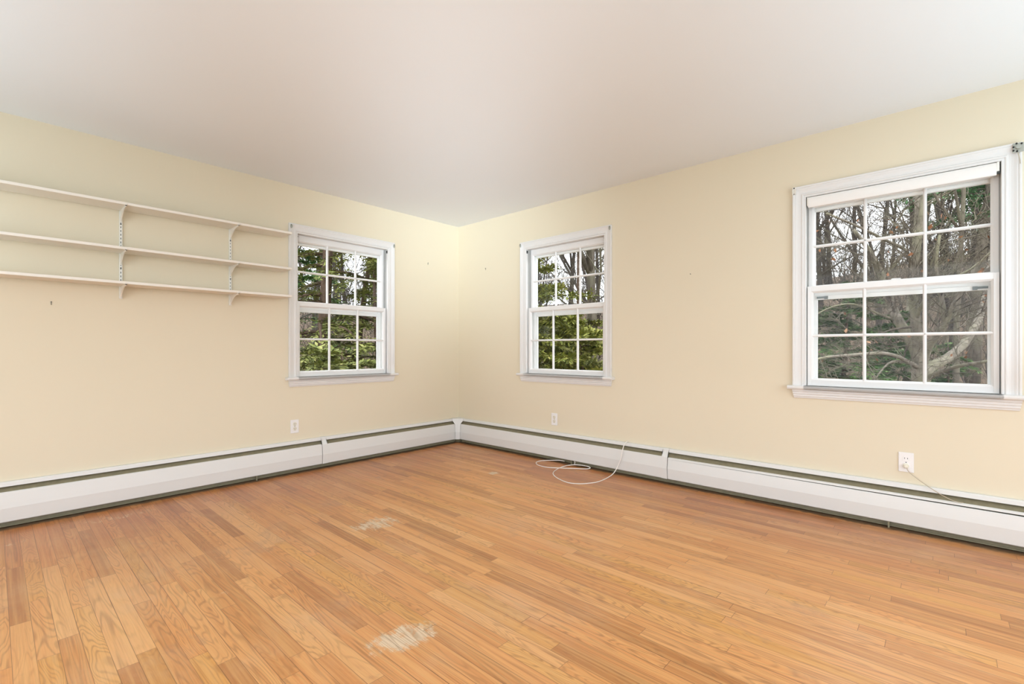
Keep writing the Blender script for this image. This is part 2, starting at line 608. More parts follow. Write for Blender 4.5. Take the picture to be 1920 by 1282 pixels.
def make_window(idx, loc, rz, with_brackets=True, latches=False):
    w = empty('window_%d' % idx, loc, rz)
    w['kind'] = 'structure'
    # casing, an ogee board with a thicker back band
    mb = MB()
    prof = [(0, -0.001), (0, -0.011), (0.004, -0.014), (0.010, -0.014), (0.014, -0.011), (0.024, -0.0115), (0.034, -0.014),
            (0.044, -0.018), (0.050, -0.0185), (0.053, -0.022), (0.060, -0.023), (0.063, -0.021), (0.063, -0.001)]
    mb.frame(0.457, 0.806, 2.050, prof, closed=False)
    mb.build('casing', M['trim'], w)
    # stool and apron
    mb = MB()
    mb.extrude_x([(0.030, 0.782), (0.030, 0.806), (-0.044, 0.806), (-0.050, 0.802), (-0.052, 0.794), (-0.050, 0.786), (-0.044, 0.782)],
                 -0.452, 0.452)
    mb.extrude_x([(-0.001, 0.782), (-0.001, 0.806), (-0.044, 0.806), (-0.050, 0.802), (-0.052, 0.794), (-0.050, 0.786), (-0.044, 0.782)],
                 -0.545, 0.545)
    mb.build('stool', M['trim'], w)
    mb = MB()
    mb.extrude_x([(-0.001, 0.781), (-0.024, 0.781), (-0.024, 0.768), (-0.019, 0.764), (-0.019, 0.752), (-0.015, 0.748), (-0.015, 0.738),
                  (-0.011, 0.732), (-0.009, 0.724), (-0.001, 0.724)], -0.522, 0.522, t0=0.16, t1=0.16)
    mb.build('apron', M['trim'], w)
    # jamb boards and inner stop
    mb = MB()
    mb.box(-0.470, -0.448, 0.0, T + 0.01, 0.782, 2.070)
    mb.box(0.448, 0.470, 0.0, T + 0.01, 0.782, 2.070)
    mb.box(-0.448, 0.448, 0.0, T + 0.01, 2.042, 2.070)
    mb.box(-0.448, 0.448, 0.032, T + 0.03, 0.775, 0.800)
    mb.frame(0.445, 0.806, 2.037, [(0, 0.0), (0, -0.010), (0.002, -0.012), (0.012, -0.012), (0.012, 0.0)], closed=False)
    mb.frame(0.445, 0.806, 2.037, [(0, 0.0), (0.004, 0.0), (0.004, 0.014), (0, 0.014)], closed=False)
    mb.build('jamb', M['trim'], w)
    mb = MB()
    for s in (-1, 1):
        mb.box(s * 0.4479, s * 0.4440, 0.0155, 0.020, 0.806, 2.040)
        mb.box(s * 0.4479, s * 0.4465, 0.020, 0.050, 0.806, 2.040)
        mb.box(s * 0.4479, s * 0.4420, 0.0515, 0.056, 0.806, 2.040)
    mb.build('jamb_track', M['track'], w)
    sash('lower_sash', w, 0.4405, 0.807, 1.455, 0.017, 0.050, 0.034, 0.036, 0.022)
    sash('upper_sash', w, 0.4415, 1.424, 2.041, 0.058, 0.090, 0.052, 0.031, 0.022)
    # sash lock on the meeting rail
    mb = MB()
    mb.box(-0.030, 0.030, 0.020, 0.044, 1.455, 1.459)
    mb.disc_y(0, 1.462, 0.024, 0.040, 0.012, 0.005, 12)
    mb.box(0.0, 0.034, 0.026, 0.032, 1.460, 1.466)
    mb.build('sash_lock', M['sash'], w, bevel=0.001)
    # outer storm frame with its mid rail
    st = MB()
    st.frame(0.412, 0.838, 1.962, [(0, 0.108), (0.014, 0.104), (0.014, 0.100), (0.036, 0.100), (0.036, 0.134), (0, 0.134)])
    st.frame(0.400, 0.850, 1.372, [(0, 0.112), (0.012, 0.112), (0.012, 0.128), (0, 0.128)])
    st.box(-0.412, 0.412, 0.106, 0.122, 1.372, 1.398)
    st.box(-0.412, 0.412, 0.116, 0.134, 1.400, 1.424)
    so = st.build('storm_frame', M['storm'], w, bevel=0.001)
    g = MB()
    g.box(-0.412, 0.412, 0.119, 0.122, 0.838, 1.372)
    g.box(-0.412, 0.412, 0.125, 0.128, 1.42, 1.962)
    g.build('storm_pane', M['glass'], so)
    for s in (-1, 1):
        if latches:
            l = MB()
            l.box(s * 0.402, s * 0.345, 0.098, 0.106, 1.380, 1.392)
            l.box(s * 0.360, s * 0.340, 0.094, 0.106, 1.374, 1.394)
            l.build('latch', M['latch'], so)
    if with_brackets:
        for s in (-1, 1):
            b = MB()
            b.box(s * 0.4445, s * 0.4425, -0.006, 0.012, 2.000, 2.028)
            b.box(s * 0.4425, s * 0.4360, 0.000, 0.006, 2.010, 2.018)
            b.build('shade_bracket', M['dark_metal'], w)
    return w


make_window(1, (WIN_L, 0, 0), LEFT)
make_window(2, (0, WIN_R[0], 0), RIGHT)
make_window(3, (0, WIN_R[1], 0), RIGHT, with_brackets=False, latches=True)

# rolled-up shade at the top of the right-hand window
rs = empty('roller_shade', (0, WIN_R[1], 2.0), RIGHT)
tag(rs, 'white rolled-up shade across the top of the window with the grey latches', 'window shade')
mb = MB()
prof = []
for i in range(13):
    a = math.radians(-90 + 180 * i / 12)
    prof.append((-0.006 - 0.010 * math.cos(a), 0.0005 + 0.0335 * math.sin(a)))
prof = [(0.012, -0.031)] + prof + [(0.012, 0.034)]
mb.extrude_x(prof, -0.432, 0.428)
mb.build('fascia', M['shade'], rs, smooth=False)
mb = MB()
mb.tube([(-0.430, 0.030, 0.0), (0.426, 0.030, 0.0)], 0.022, 16)
mb.build('roll', M['shade'], rs, smooth=True)
mb = MB()
mb.extrude_x([(-0.014, -0.012), (-0.014, 0.034), (0.046, 0.034), (0.046, -0.020)], 0.4285, 0.4385)
mb.build('end_bracket', M['standard'], rs)
mb = MB()
mb.extrude_x([(-0.010, -0.020), (-0.014, 0.0), (-0.010, 0.034), (0.046, 0.034), (0.046, -0.020)], -0.4385, -0.4325)
mb.build('end_bracket', M['standard'], rs)
mb = MB()
mb.box(0.4286, 0.4420, -0.004, 0.010, -0.026, -0.013)
mb.build('clutch', M['dark_metal'], rs)


# ------------------------------------------------------------------ curtain rod brackets on the casing corners
def oval_bracket(loc, rz, label):
    o = empty('curtain_rod_bracket', loc, rz)
    mb = MB()
    mb.disc_y(0, 0, -0.004, 0.0, 0.009, 0.018, 20)
    mb.build('mount', M['grey_metal'], o, bevel=0.001)
    mb = MB()
    ring = [(0.007 * math.cos(a), -0.005, 0.015 * math.sin(a)) for a in [2 * math.pi * i / 18 for i in range(19)]]
    mb.tube(ring, 0.0022, 6)
    mb.build('cup', M['grey_metal'], o, smooth=True)
    mb = MB()
    mb.disc_y(0, 0.009, -0.0065, -0.004, 0.003, 0.003, 10)
    mb.build('screw', M['dark_metal'], o)
    return tag(o, label, 'curtain bracket', 'oval curtain rod brackets')


oval_bracket((WIN_L - 0.505, -0.0231, 2.086), LEFT, 'small metal curtain bracket on the window corner touching the top shelf')
oval_bracket((WIN_L + 0.508, -0.0231, 2.080), LEFT, 'small metal curtain bracket between the shelf window and the room corner')
oval_bracket((-0.0231, WIN_R[0] + 0.510, 2.083), RIGHT, 'small metal curtain bracket on the middle window nearest the room corner')
oval_bracket((-0.0231, WIN_R[0] - 0.510, 2.086), RIGHT, 'small metal curtain bracket on the middle window away from the room corner')

o = empty('curtain_rod_bracket', (-0.0231, WIN_R[1] + 0.508, 2.088), RIGHT)
mb = MB(); mb.box(-0.010, 0.010, -0.003, 0, -0.024, 0.024); mb.box(-0.010, -0.007, -0.011, -0.003, -0.024, 0.010); mb.box(0.007, 0.010, -0.011, -0.003, -0.024, 0.010)
mb.build('mount', M['standard'], o)
for z, r in ((0.018, 0.0042), (-0.021, 0.0028)):
    mb = MB(); mb.disc_y(-0.001, z, -0.0045, -0.003, r, r, 12)
    mb.build('screw', M['slot'], o)
tag(o, 'white U-shaped curtain bracket on the shaded window corner over the plain wall', 'curtain bracket')

o = empty('curtain_rod_bracket', (-0.0231, WIN_R[1] - 0.505, 2.085), RIGHT)
mb = MB(); mb.box(-0.020, 0.020, -0.004, 0, -0.024, 0.024); mb.tube([(0, -0.004, 0), (0, -0.022, 0)], 0.010, 14)
mb.build('mount', M['grey_metal'], o, bevel=0.001)
for x, z in ((-0.006, 0.022), (-0.017, 0.006), (-0.017, -0.012), (-0.004, -0.018), (0.012, 0.018)):
    mb = MB(); mb.disc_y(x, z, -0.0060, -0.004, 0.0042, 0.0048, 10)
    mb.build('screw', M['slot'], o)
mb = MB(); mb.tube([(-0.002, -0.008, -0.026), (0.002, -0.008, -0.045), (0.006, -0.007, -0.066), (0.007, -0.006, -0.085)], 0.0016, 6)
mb.build('cord_end', M['tan_cord'], o)
tag(o, 'square grey curtain bracket with dark screws at the photo edge', 'curtain bracket')


# ------------------------------------------------------------------ shelving on the left wall
SHELF_X0, SHELF_X1, SHELF_D, SHELF_T = -3.72, -1.955, 0.200, 0.018
BOARD_Z = (1.975, 1.687, 1.465)      # undersides
STD_X = (-3.009, -2.348)
names = ('topmost', 'middle', 'lowest')
for z, nm in zip(BOARD_Z, names):
    mb = MB()
    mb.box(SHELF_X0, SHELF_X1, -SHELF_D, -0.0135, z, z + SHELF_T)
    b = mb.build('shelf_board', M['shelf'], bevel=0.003)
    tag(b, {'topmost': 'topmost long cream shelf board beside the window',
            'middle': 'middle long cream shelf board between two others',
            'lowest': 'lowest long cream shelf board of the three'}[nm], 'shelf', 'shelf boards on the left wall')


def make_standard(x, label):
    o = empty('shelf_standard', (x, 0, 1.384), LEFT)
    mb = MB()
    L = 0.588
    # channel face pierced by pairs of slots: two side strips, webs between the slots
    mb.box(-0.008, -0.0065, -0.013, 0, 0, L)
    mb.box(0.0065, 0.008, -0.013, 0, 0, L)
    mb.box(-0.0065, -0.0018, -0.013, -0.0115, 0, L)
    mb.box(0.0018, 0.0065, -0.013, -0.0115, 0, L)
    pitch, slot = 0.0254, 0.0125
    z = 0.0
    k = 0
    while z < L:
        z1 = min(L, 0.016 + k * pitch)
        mb.box(-0.0018, 0.0018, -0.013, -0.0115, z, z1)
        z = z1 + slot
        k += 1
    mb.build('channel', M['standard'], o)
    mb = MB()
    mb.box(-0.0062, 0.0062, -0.0075, -0.001, 0.01, L - 0.01)
    mb.build('slot_back', M['slot'], o)
    for sz in (0.205, 0.500):
        mb = MB()
        mb.disc_y(0, sz, -0.0155, -0.013, 0.0038, 0.0050, 12)
        mb.build('screw', M['dark_metal'], o)
    return tag(o, label, 'shelf rail', 'slotted shelf rails')


make_standard(STD_X[0], 'slotted white shelf rail farther from the window')
make_standard(STD_X[1], 'slotted white shelf rail nearer the window')


def make_bracket(x, z, label):
    o = empty('shelf_bracket', (x, -0.0135, z), LEFT)
    mb = MB()
    n = 10
    top, bot = [], []
    for i in range(n + 1):
        t = i / n
        y = -0.002 - 0.176 * t
        top.append((y, -0.0005))
        bot.append((y, -0.010 - 0.066 * (1 - t) ** 2.3))
    prof = top + bot[::-1]
    mb.extrude_x(prof, -0.0028, 0.0028)
    mb.build('web', M['shelf'], o)
    mb = MB()
    mb.box(-0.006, 0.006, -0.1795, -0.002, -0.0022, -0.0004)
    mb.box(-0.004, 0.004, -0.1900, -0.1870, -0.0060, 0.0085)
    mb.box(-0.004, 0.004, -0.1900, -0.1780, -0.0060, -0.0004)
    mb.build('top_flange', M['shelf'], o)
    mb = MB()
    mb.box(-0.0065, 0.0065, -0.0022, -0.0002, -0.078, -0.0004)
    mb.build('hook_plate', M['standard'], o)
    return tag(o, label, 'shelf bracket', 'shelf brackets')


for z, nm in zip(BOARD_Z, names):
    for x, wh in zip(STD_X, ('farther from', 'nearer')):
        make_bracket(x, z, 'cream bracket under the %s shelf on the rail %s the window' % (nm, wh))


# ------------------------------------------------------------------ baseboard heaters
def front_profile(top, off=0.0):
    """sheet front panel, (y, z): rolled lip, upper face leaning out, lower face leaning in"""
    o = [(-0.0500, top + 0.004), (-0.0585, top + 0.004), (-0.0610, top), (-0.0700, 0.118), (-0.0640, 0.040), (-0.0600, 0.036)]
    i = [(-0.0580, 0.039), (-0.0618, 0.042), (-0.0678, 0.118), (-0.0590, top - 0.001), (-0.0575, top + 0.002), (-0.0500, top + 0.002)]
    return [(y - off, z) for y, z in o] + [(y - off * 0.5, z) for y, z in i]


def make_heater(name_loc, rz, u0, u1, joint, far_side, label, gap):
    """x runs along the wall; joint: centre of the joint cover; far_side: +1 when the corner lies at u1"""
    h = empty('baseboard_heater', name_loc, rz)
    mb = MB()
    mb.extrude_x([(-0.001, 0.0), (-0.001, 0.264), (-0.026, 0.264), (-0.032, 0.258), (-0.034, 0.238), (-0.032, 0.238), (-0.030, 0.256),
                  (-0.025, 0.261), (-0.005, 0.261), (-0.005, 0.0)], u0, u1)
    mb.build('hood', M['heater'], h)
    mb = MB()
    mb.box(u0, u1, -0.030, -0.0052, 0.003, 0.010)
    mb.extrude_x([(-0.0052, 0.004), (-0.0052, 0.255), (-0.0075, 0.255), (-0.0075, 0.050), (-0.024, 0.030), (-0.026, 0.004)], u0, u1)
    mb.build('back_panel', M['olive'], h)
    mb = MB()                                  # closed damper blade, seen through the slot
    mb.extrude_x([(-0.008, 0.237), (-0.008, 0.234), (-0.048, 0.203), (-0.0495, 0.206)], u0, u1)
    mb.build('damper_blade', M['olive'], h)
    mb = MB()
    mb.tube([(u0 + 0.01, -0.030, 0.105), (u1 - 0.01, -0.030, 0.105)], 0.011, 10)
    mb.build('pipe', M['copper'], h, smooth=True)
    mb = MB()
    mb.box(u0 + 0.10, u1 - 0.15, -0.052, -0.012, 0.075, 0.140)
    mb.build('fin_block', M['fin'], h)
    jw = 0.024
    ja, jb = (joint - 0.012, joint + 0.036) if far_side > 0 else (joint - 0.036, joint + 0.012)
    for a, b in ((u0, ja - 0.003 if far_side > 0 else joint), (joint if far_side > 0 else jb + 0.003, u1)):
        long = (b - a) > 2.6
        mb = MB()
        if long and gap:
            mb.extrude_x(front_profile(0.1860), a, b)
        else:
            mb.extrude_x(front_profile(0.2020), a, b)
        mb.build('front_panel', M['heater'], h)
        if long:
            lip = MB()                         # damper edge standing just over the panel, opening with distance
            ns = 12
            near = a if far_side > 0 else b
            fr = b if far_side > 0 else a
            z_hi = 0.2095 if gap else 0.2080
            vs, fs = [], []
            for i in range(ns + 1):
                t = i / ns
                u = fr + (near - fr) * t
                rise = (0.0085 if gap else 0.0030) * min(1.0, t * 1.6)
                zz = (0.2000 if gap else 0.2050) + rise
                for (y, z) in ((-0.0500, zz + 0.004), (-0.0600, zz), (-0.0615, zz - 0.009), (-0.0598, zz - 0.009), (-0.0585, zz - 0.002), (-0.0500, zz + 0.002)):
                    vs.append((u, y, z))
            for i in range(ns):
                for k in range(6):
                    k2 = (k + 1) % 6
                    fs.append((i * 6 + k, i * 6 + k2, (i + 1) * 6 + k2, (i + 1) * 6 + k))
            fs += [tuple(range(6)), tuple(ns * 6 + k for k in range(5, -1, -1))]
            lip.add(vs, fs)
            lip.build('damper_edge', M['heater'], h)
    # joint cover: slips over hood and panels
    mb = MB()
    o = [(-0.002, 0.2665), (-0.0270, 0.2665), (-0.0345, 0.2600), (-0.0365, 0.238), (-0.0625, 0.203), (-0.0722, 0.118), (-0.0662, 0.037)]
    i = [(-0.0648, 0.037), (-0.0705, 0.118), (-0.0610, 0.206), (-0.0350, 0.240), (-0.0330, 0.2590), (-0.0265, 0.2648), (-0.002, 0.2648)]
    mb.extrude_x(o + i, ja, jb)
    mb.build('joint_cover', M['heater'], h)
    for us in (0.25, 0.62):
        uu = u0 + (u1 - u0) * us
        mb = MB()
        mb.box(uu - 0.004, uu + 0.004, -0.060, -0.040, 0.0, 0.040)
        mb.build('foot', M['olive'], h)
    return tag(h, label, 'heater')


make_heater((0, 0, 0), LEFT, XW + 0.02, -0.085, -1.625, 1, 'long white baseboard heater under the shelves, on the wall with one window', False)
make_heater((0, 0, 0), RIGHT, 0.085, -YW - 0.02, 2.505, -1, 'long white baseboard heater under two windows, with the loose cable', True)

cc = empty('corner_cover', (0, 0, 0))
mb = MB()
A, B = (-0.112, -0.0745), (-0.0745, -0.112)
rows = [(0.037, (-0.1075, -0.0695), (-0.0695, -0.1075)), (0.118, A, B), (0.203, (-0.106, -0.065), (-0.065, -0.106)),
        (0.240, (-0.118, -0.0375), (-0.0375, -0.118)), (0.262, (-0.118, -0.0350), (-0.0350, -0.118)),
        (0.2675, (-0.114, -0.026), (-0.026, -0.114)), (0.2675, (-0.110, -0.002), (-0.002, -0.110))]
vs, fs = [], []
for z, a, b in rows:
    vs += [(a[0], a[1], z), (b[0], b[1], z)]
for i in range(len(rows) - 1):
    fs.append((2 * i, 2 * i + 1, 2 * i + 3, 2 * i + 2))
k = len(vs)
vs.append((-0.002, -0.002, 0.2675))
fs.append((2 * len(rows) - 2, 2 * len(rows) - 1, k))
mb.add(vs, fs)
o = mb.build('cover_plate', M['heater'], cc)
s = o.modifiers.new('sheet', 'SOLIDIFY'); s.thickness = 0.002; s.offset = 0
mb = MB()
mb.box(-0.060, -0.004, -0.060, -0.004, 0.0, 0.22)
mb.build('corner_post', M['olive'], cc)
tag(cc, 'white corner piece joining the two heaters, flared at the top', 'heater corner')


# ------------------------------------------------------------------ outlets
def make_outlet(loc, rz, mats, label, plugged=False):
    o = empty('wall_outlet', loc, rz)
    mb = MB(); mb.box(-0.035, 0.035, -0.006, -0.0005, -0.057, 0.057)
    mb.build('cover_plate', M['plate'], o, bevel=0.0025)
    for s in (1, -1):
        mb = MB(); mb.disc_y(0, s * 0.0195, -0.0082, -0.0055, 0.0172, 0.0172, 28, flat=0.0172)
        r = mb.build('receptacle', M[mats], o, bevel=0.0008)
        if plugged and s < 0:
            continue
        mb = MB()
        mb.box(-0.0078, -0.0054, -0.0086, -0.0078, s * 0.0195 - 0.0005, s * 0.0195 + 0.0085)
        mb.box(0.0054, 0.0078, -0.0086, -0.0078, s * 0.0195 - 0.0005, s * 0.0195 + 0.0075)
        if not plugged:
            mb.disc_y(0, s * 0.0195 - 0.0085, -0.0086, -0.0078, 0.0028, 0.0030, 12)
        mb.build('slots', M['slot'], r)
    mb = MB(); mb.disc_y(0, 0, -0.0075, -0.0055, 0.0032, 0.0032, 12)
    mb.build('screw', M['dark_metal'], o)
    return tag(o, label, 'outlet', 'white wall outlets')


make_outlet((-1.852, 0, 0.385), LEFT, 'ivory', 'white wall outlet with ivory sockets under the shelf window')
make_outlet((0, -1.376, 0.381), RIGHT, 'ivory', 'white empty wall outlet near the room corner and loose cable')
make_outlet((0, -3.940, 0.385), RIGHT, 'plate', 'white wall outlet with a plug in its lower socket', plugged=True)

pl = empty('power_plug', (0, -3.940, 0.3655), RIGHT)
mb = MB()
mb.disc_y(0, 0, -0.0155, -0.0086, 0.0150, 0.0150, 24)
mb.box(-0.0075, 0.0095, -0.030, -0.0150, -0.007, 0.007)
mb.build('plug_body', M['ivory'], pl, bevel=0.0025)
mb = MB()
ys = [(0.004, -0.024, -0.006), (0.008, -0.026, -0.022), (0.024, -0.024, -0.042), (0.060, -0.030, -0.070), (0.105, -0.042, -0.100),
      (0.150, -0.056, -0.126), (0.190, -0.068, -0.143), (0.215, -0.066, -0.150), (0.240, -0.045, -0.156)]


def spline(pts, sub=6):
    pts = [Vector(p) for p in pts]
    out = []
    for i in range(len(pts) - 1):
        p0, p1, p2, p3 = pts[max(i - 1, 0)], pts[i], pts[i + 1], pts[min(i + 2, len(pts) - 1)]
        for k in range(sub):
            t = k / sub
            out.append(0.5 * ((2 * p1) + (p2 - p0) * t + (2 * p0 - 5 * p1 + 4 * p2 - p3) * t * t + (3 * p1 - p0 - 3 * p2 + p3) * t ** 3))
    out.append(pts[-1])
    return out


mb.tube(spline(ys), 0.0020, 8)
mb.build('cord', M['tan_cord'], pl, smooth=True)
tag(pl, 'ivory plug with a thin tan cord running into the heater', 'plug')

# ------------------------------------------------------------------ loose coaxial cable by the right heater
R = 0.0036
path = [(0.004, -2.150, 0.276), (-0.016, -2.149, 0.274), (-0.040, -2.148, 0.270), (-0.072, -2.147, 0.248), (-0.090, -2.143, 0.206), (-0.092, -2.128, 0.137),
        (-0.100, -2.102, 0.066), (-0.150, -2.088, 0.016), (-0.270, -2.095, R), (-0.396, -2.096, R), (-0.475, -2.065, R), (-0.535, -2.020, R),
        (-0.568, -1.935, R), (-0.520, -1.797, R), (-0.426, -1.682, R), (-0.289, -1.624, R), (-0.175, -1.622, 0.009), (-0.105, -1.665, 0.014), (-0.086, -1.735, 0.019),
        (-0.080, -1.800, 0.018), (-0.092, -1.832, 0.012), (-0.125, -1.815, 0.007), (-0.200, -1.735, 0.011), (-0.275, -1.625, 0.0108), (-0.305, -1.52, 0.005),
        (-0.290, -1.41, R), (-0.225, -1.335, R), (-0.150, -1.325, R), (-0.105, -1.370, 0.007), (-0.075, -1.440, 0.014), (-0.062, -1.48, 0.018), (-0.054, -1.53, 0.016)]
mb = MB()
mb.tube(spline(path, 7), R, 10)
cab = empty('coaxial_cable', (0, 0, 0))
mb.build('jacket', M['cable'], cab, smooth=True)
mb = MB()
mb.tube(spline([(-0.0865, -1.664, 0.045), (-0.0860, -1.668, 0.030), (-0.0950, -1.668, 0.0185)], 4), 0.0022, 8)
mb.build('cable_tie', M['cable'], cab, smooth=True)
tag(cab, 'white loose cable looped on the floor and hanging over the heater', 'cable')


# ------------------------------------------------------------------ nails and hooks left in the walls
def nail(loc, rz, label, hook=True):
    o = empty('picture_hook' if hook else 'nail', loc, rz)
    mb = MB(); mb.tube([(0, 0.004, 0.004), (0, -0.012, 0.008)], 0.0022, 8); mb.disc_y(0, 0.008, -0.0140, -0.0118, 0.0045, 0.0045, 12)
    mb.build('shank', M['dark_metal'], o)
    if hook:
        mb = MB(); mb.tube([(0, -0.0012, 0.012), (0, -0.0014, -0.012), (0, -0.007, -0.016), (0, -0.010, -0.010)], 0.0022, 6)
        mb.build('hook_strip', M['fin'], o)
    o.scale = (0.7, 0.7, 0.7)
    return tag(o, label, 'picture hook' if hook else 'nail', 'small hooks and nails in the walls')


nail((-3.344, 0, 1.332), LEFT, 'tiny dark picture hook below the shelves')
nail((-0.436, 0, 1.966), LEFT, 'tiny picture hook between the shelf window and the corner')
nail((0, -0.447, 1.913), RIGHT, 'tiny dark picture hook between the corner and the middle window')
nail((0, -2.675, 1.613), RIGHT, 'single dark nail on the bare wall between two windows', hook=False)


# ------------------------------------------------------------------ outside: ground and woods
GZ = -0.85


def ground_z(x, y):
    d = math.hypot(x + 3.6, y + 4.1)
    z = GZ + 0.12 * math.sin(x * 0.31 + 1) * math.sin(y * 0.27)
    if d > 17:
        z += (9.0 + 2.0 * max(0.0, min(1.0, (8 - y) / 12.0))) * (1 - math.exp(-((d - 17) / 22.0) ** 1.4)) * (0.8 + 0.2 * math.sin(y * 0.06 + x * 0.04))
    return z


mb = MBF()
gx = [0.3 + 1.1 * i for i in range(4)] + [4 + 2.2 * i for i in range(34)]
NX, NY = 46, 50
for j in range(NY + 1):
    for i in range(NX + 1):
        x = -24 + 112 * (i / NX)
        y = -34 + 124 * (j / NY)
        mb.v.append((x, y, ground_z(x, y) if (x > T - 2 or y > T - 2) else GZ - 0.25))
for j in range(NY):
    for i in range(NX):
        a = j * (NX + 1) + i
        x = -24 + 112 * ((i + 0.5) / NX)
        y = -34 + 124 * ((j + 0.5) / NY)
        mb.f.append((a, a + 1, a + NX + 2, a + NX + 1))
g = mb.build('ground', M['ground'], smooth=True)
g['kind'] = 'structure'


def at(px, py, depth):
    """the point that lies `depth` metres off in the direction of a pixel of the 1920 x 1282 frame"""
    r = FWD + RGT * ((px - CX) / FOC) + Vector((0, 0, 1)) * ((CY - py) / FOC)
    return CAM + r * depth


def rvec(rn):
    while True:
        v = Vector((rn.uniform(-1, 1), rn.uniform(-1, 1), rn.uniform(-1, 1)))
        if 0.01 < v.length < 1:
            return v.normalized()


def bough(mb, rn, p, d, length, r, level, kids, up=0.15, wob=0.22, minr=0.0035, tips=None):
    """a crooked tapering branch with smaller branches along it"""
    n = 5 if level > 0 else 4
    pts, rad = [p.copy()], [r]
    cur, dr = p.copy(), d.normalized()
    for i in range(n):
        dr = (dr + rvec(rn) * wob + Vector((0, 0, up * 0.35))).normalized()
        cur = cur + dr * (length / n)
        pts.append(cur.copy())
        rad.append(max(minr * 0.7, r * (1 - 0.72 * (i + 1) / n)))
    mb.tube(pts, rad, 6 if r > 0.03 else (4 if r > 0.01 else 3), cap=False)
    if tips is not None and level == 0:
        tips.append(cur.copy())
    if level <= 0:
        return
    for _ in range(kids[0]):
        t = rn.uniform(0.18, 1.0)
        i = min(int(t * n), n - 1)
        q = pts[i].lerp(pts[i + 1], t * n - i)
        ax = (pts[i + 1] - pts[i]).normalized()
        side = rvec(rn)
        side = (side - ax * side.dot(ax)).normalized()
        nd = ax * rn.uniform(0.45, 0.9) + side * rn.uniform(0.5, 0.95)
        bough(mb, rn, q, nd, length * rn.uniform(0.35, 0.62), max(minr, rad[i] * rn.uniform(0.38, 0.6)), level - 1,
              kids[1:] if len(kids) > 1 else kids, up, wob, minr, tips)


def limb_kids(mb, rn, pts, rad, count, l0, l1, level, kids, up=0.1, lo=0.1, rr=0.45, minr=0.0035, tips=None):
    for _ in range(count):
        t = rn.uniform(lo, 1.0) * (len(pts) - 1)
        i = min(int(t), len(pts) - 2)
        q = pts[i].lerp(pts[i + 1], t - i)
        ax = (pts[i + 1] - pts[i]).normalized()
        side = rvec(rn)
        side = (side - ax * side.dot(ax)).normalized()
        bough(mb, rn, q, ax * rn.uniform(0.3, 0.9) + side * rn.uniform(0.5, 1.0), rn.uniform(l0, l1),
              max(minr, rad[i] * rn.uniform(0.25, rr)), level, kids, up, 0.24, minr, tips)


def leaves_at(mb, rn, tips, size):
    for p in tips:
        d = (rvec(rn) + Vector((0, 0, -0.8))).normalized()
        s = rvec(rn)
        s = (s - d * s.dot(d)).normalized()
        k = size * rn.uniform(0.7, 1.3)
        mid = p + d * k * 0.5 + rvec(rn) * k * 0.15
        mb.add([p, mid + s * k * 0.3, p + d * k, mid - s * k * 0.3], [(0, 1, 2, 3)])


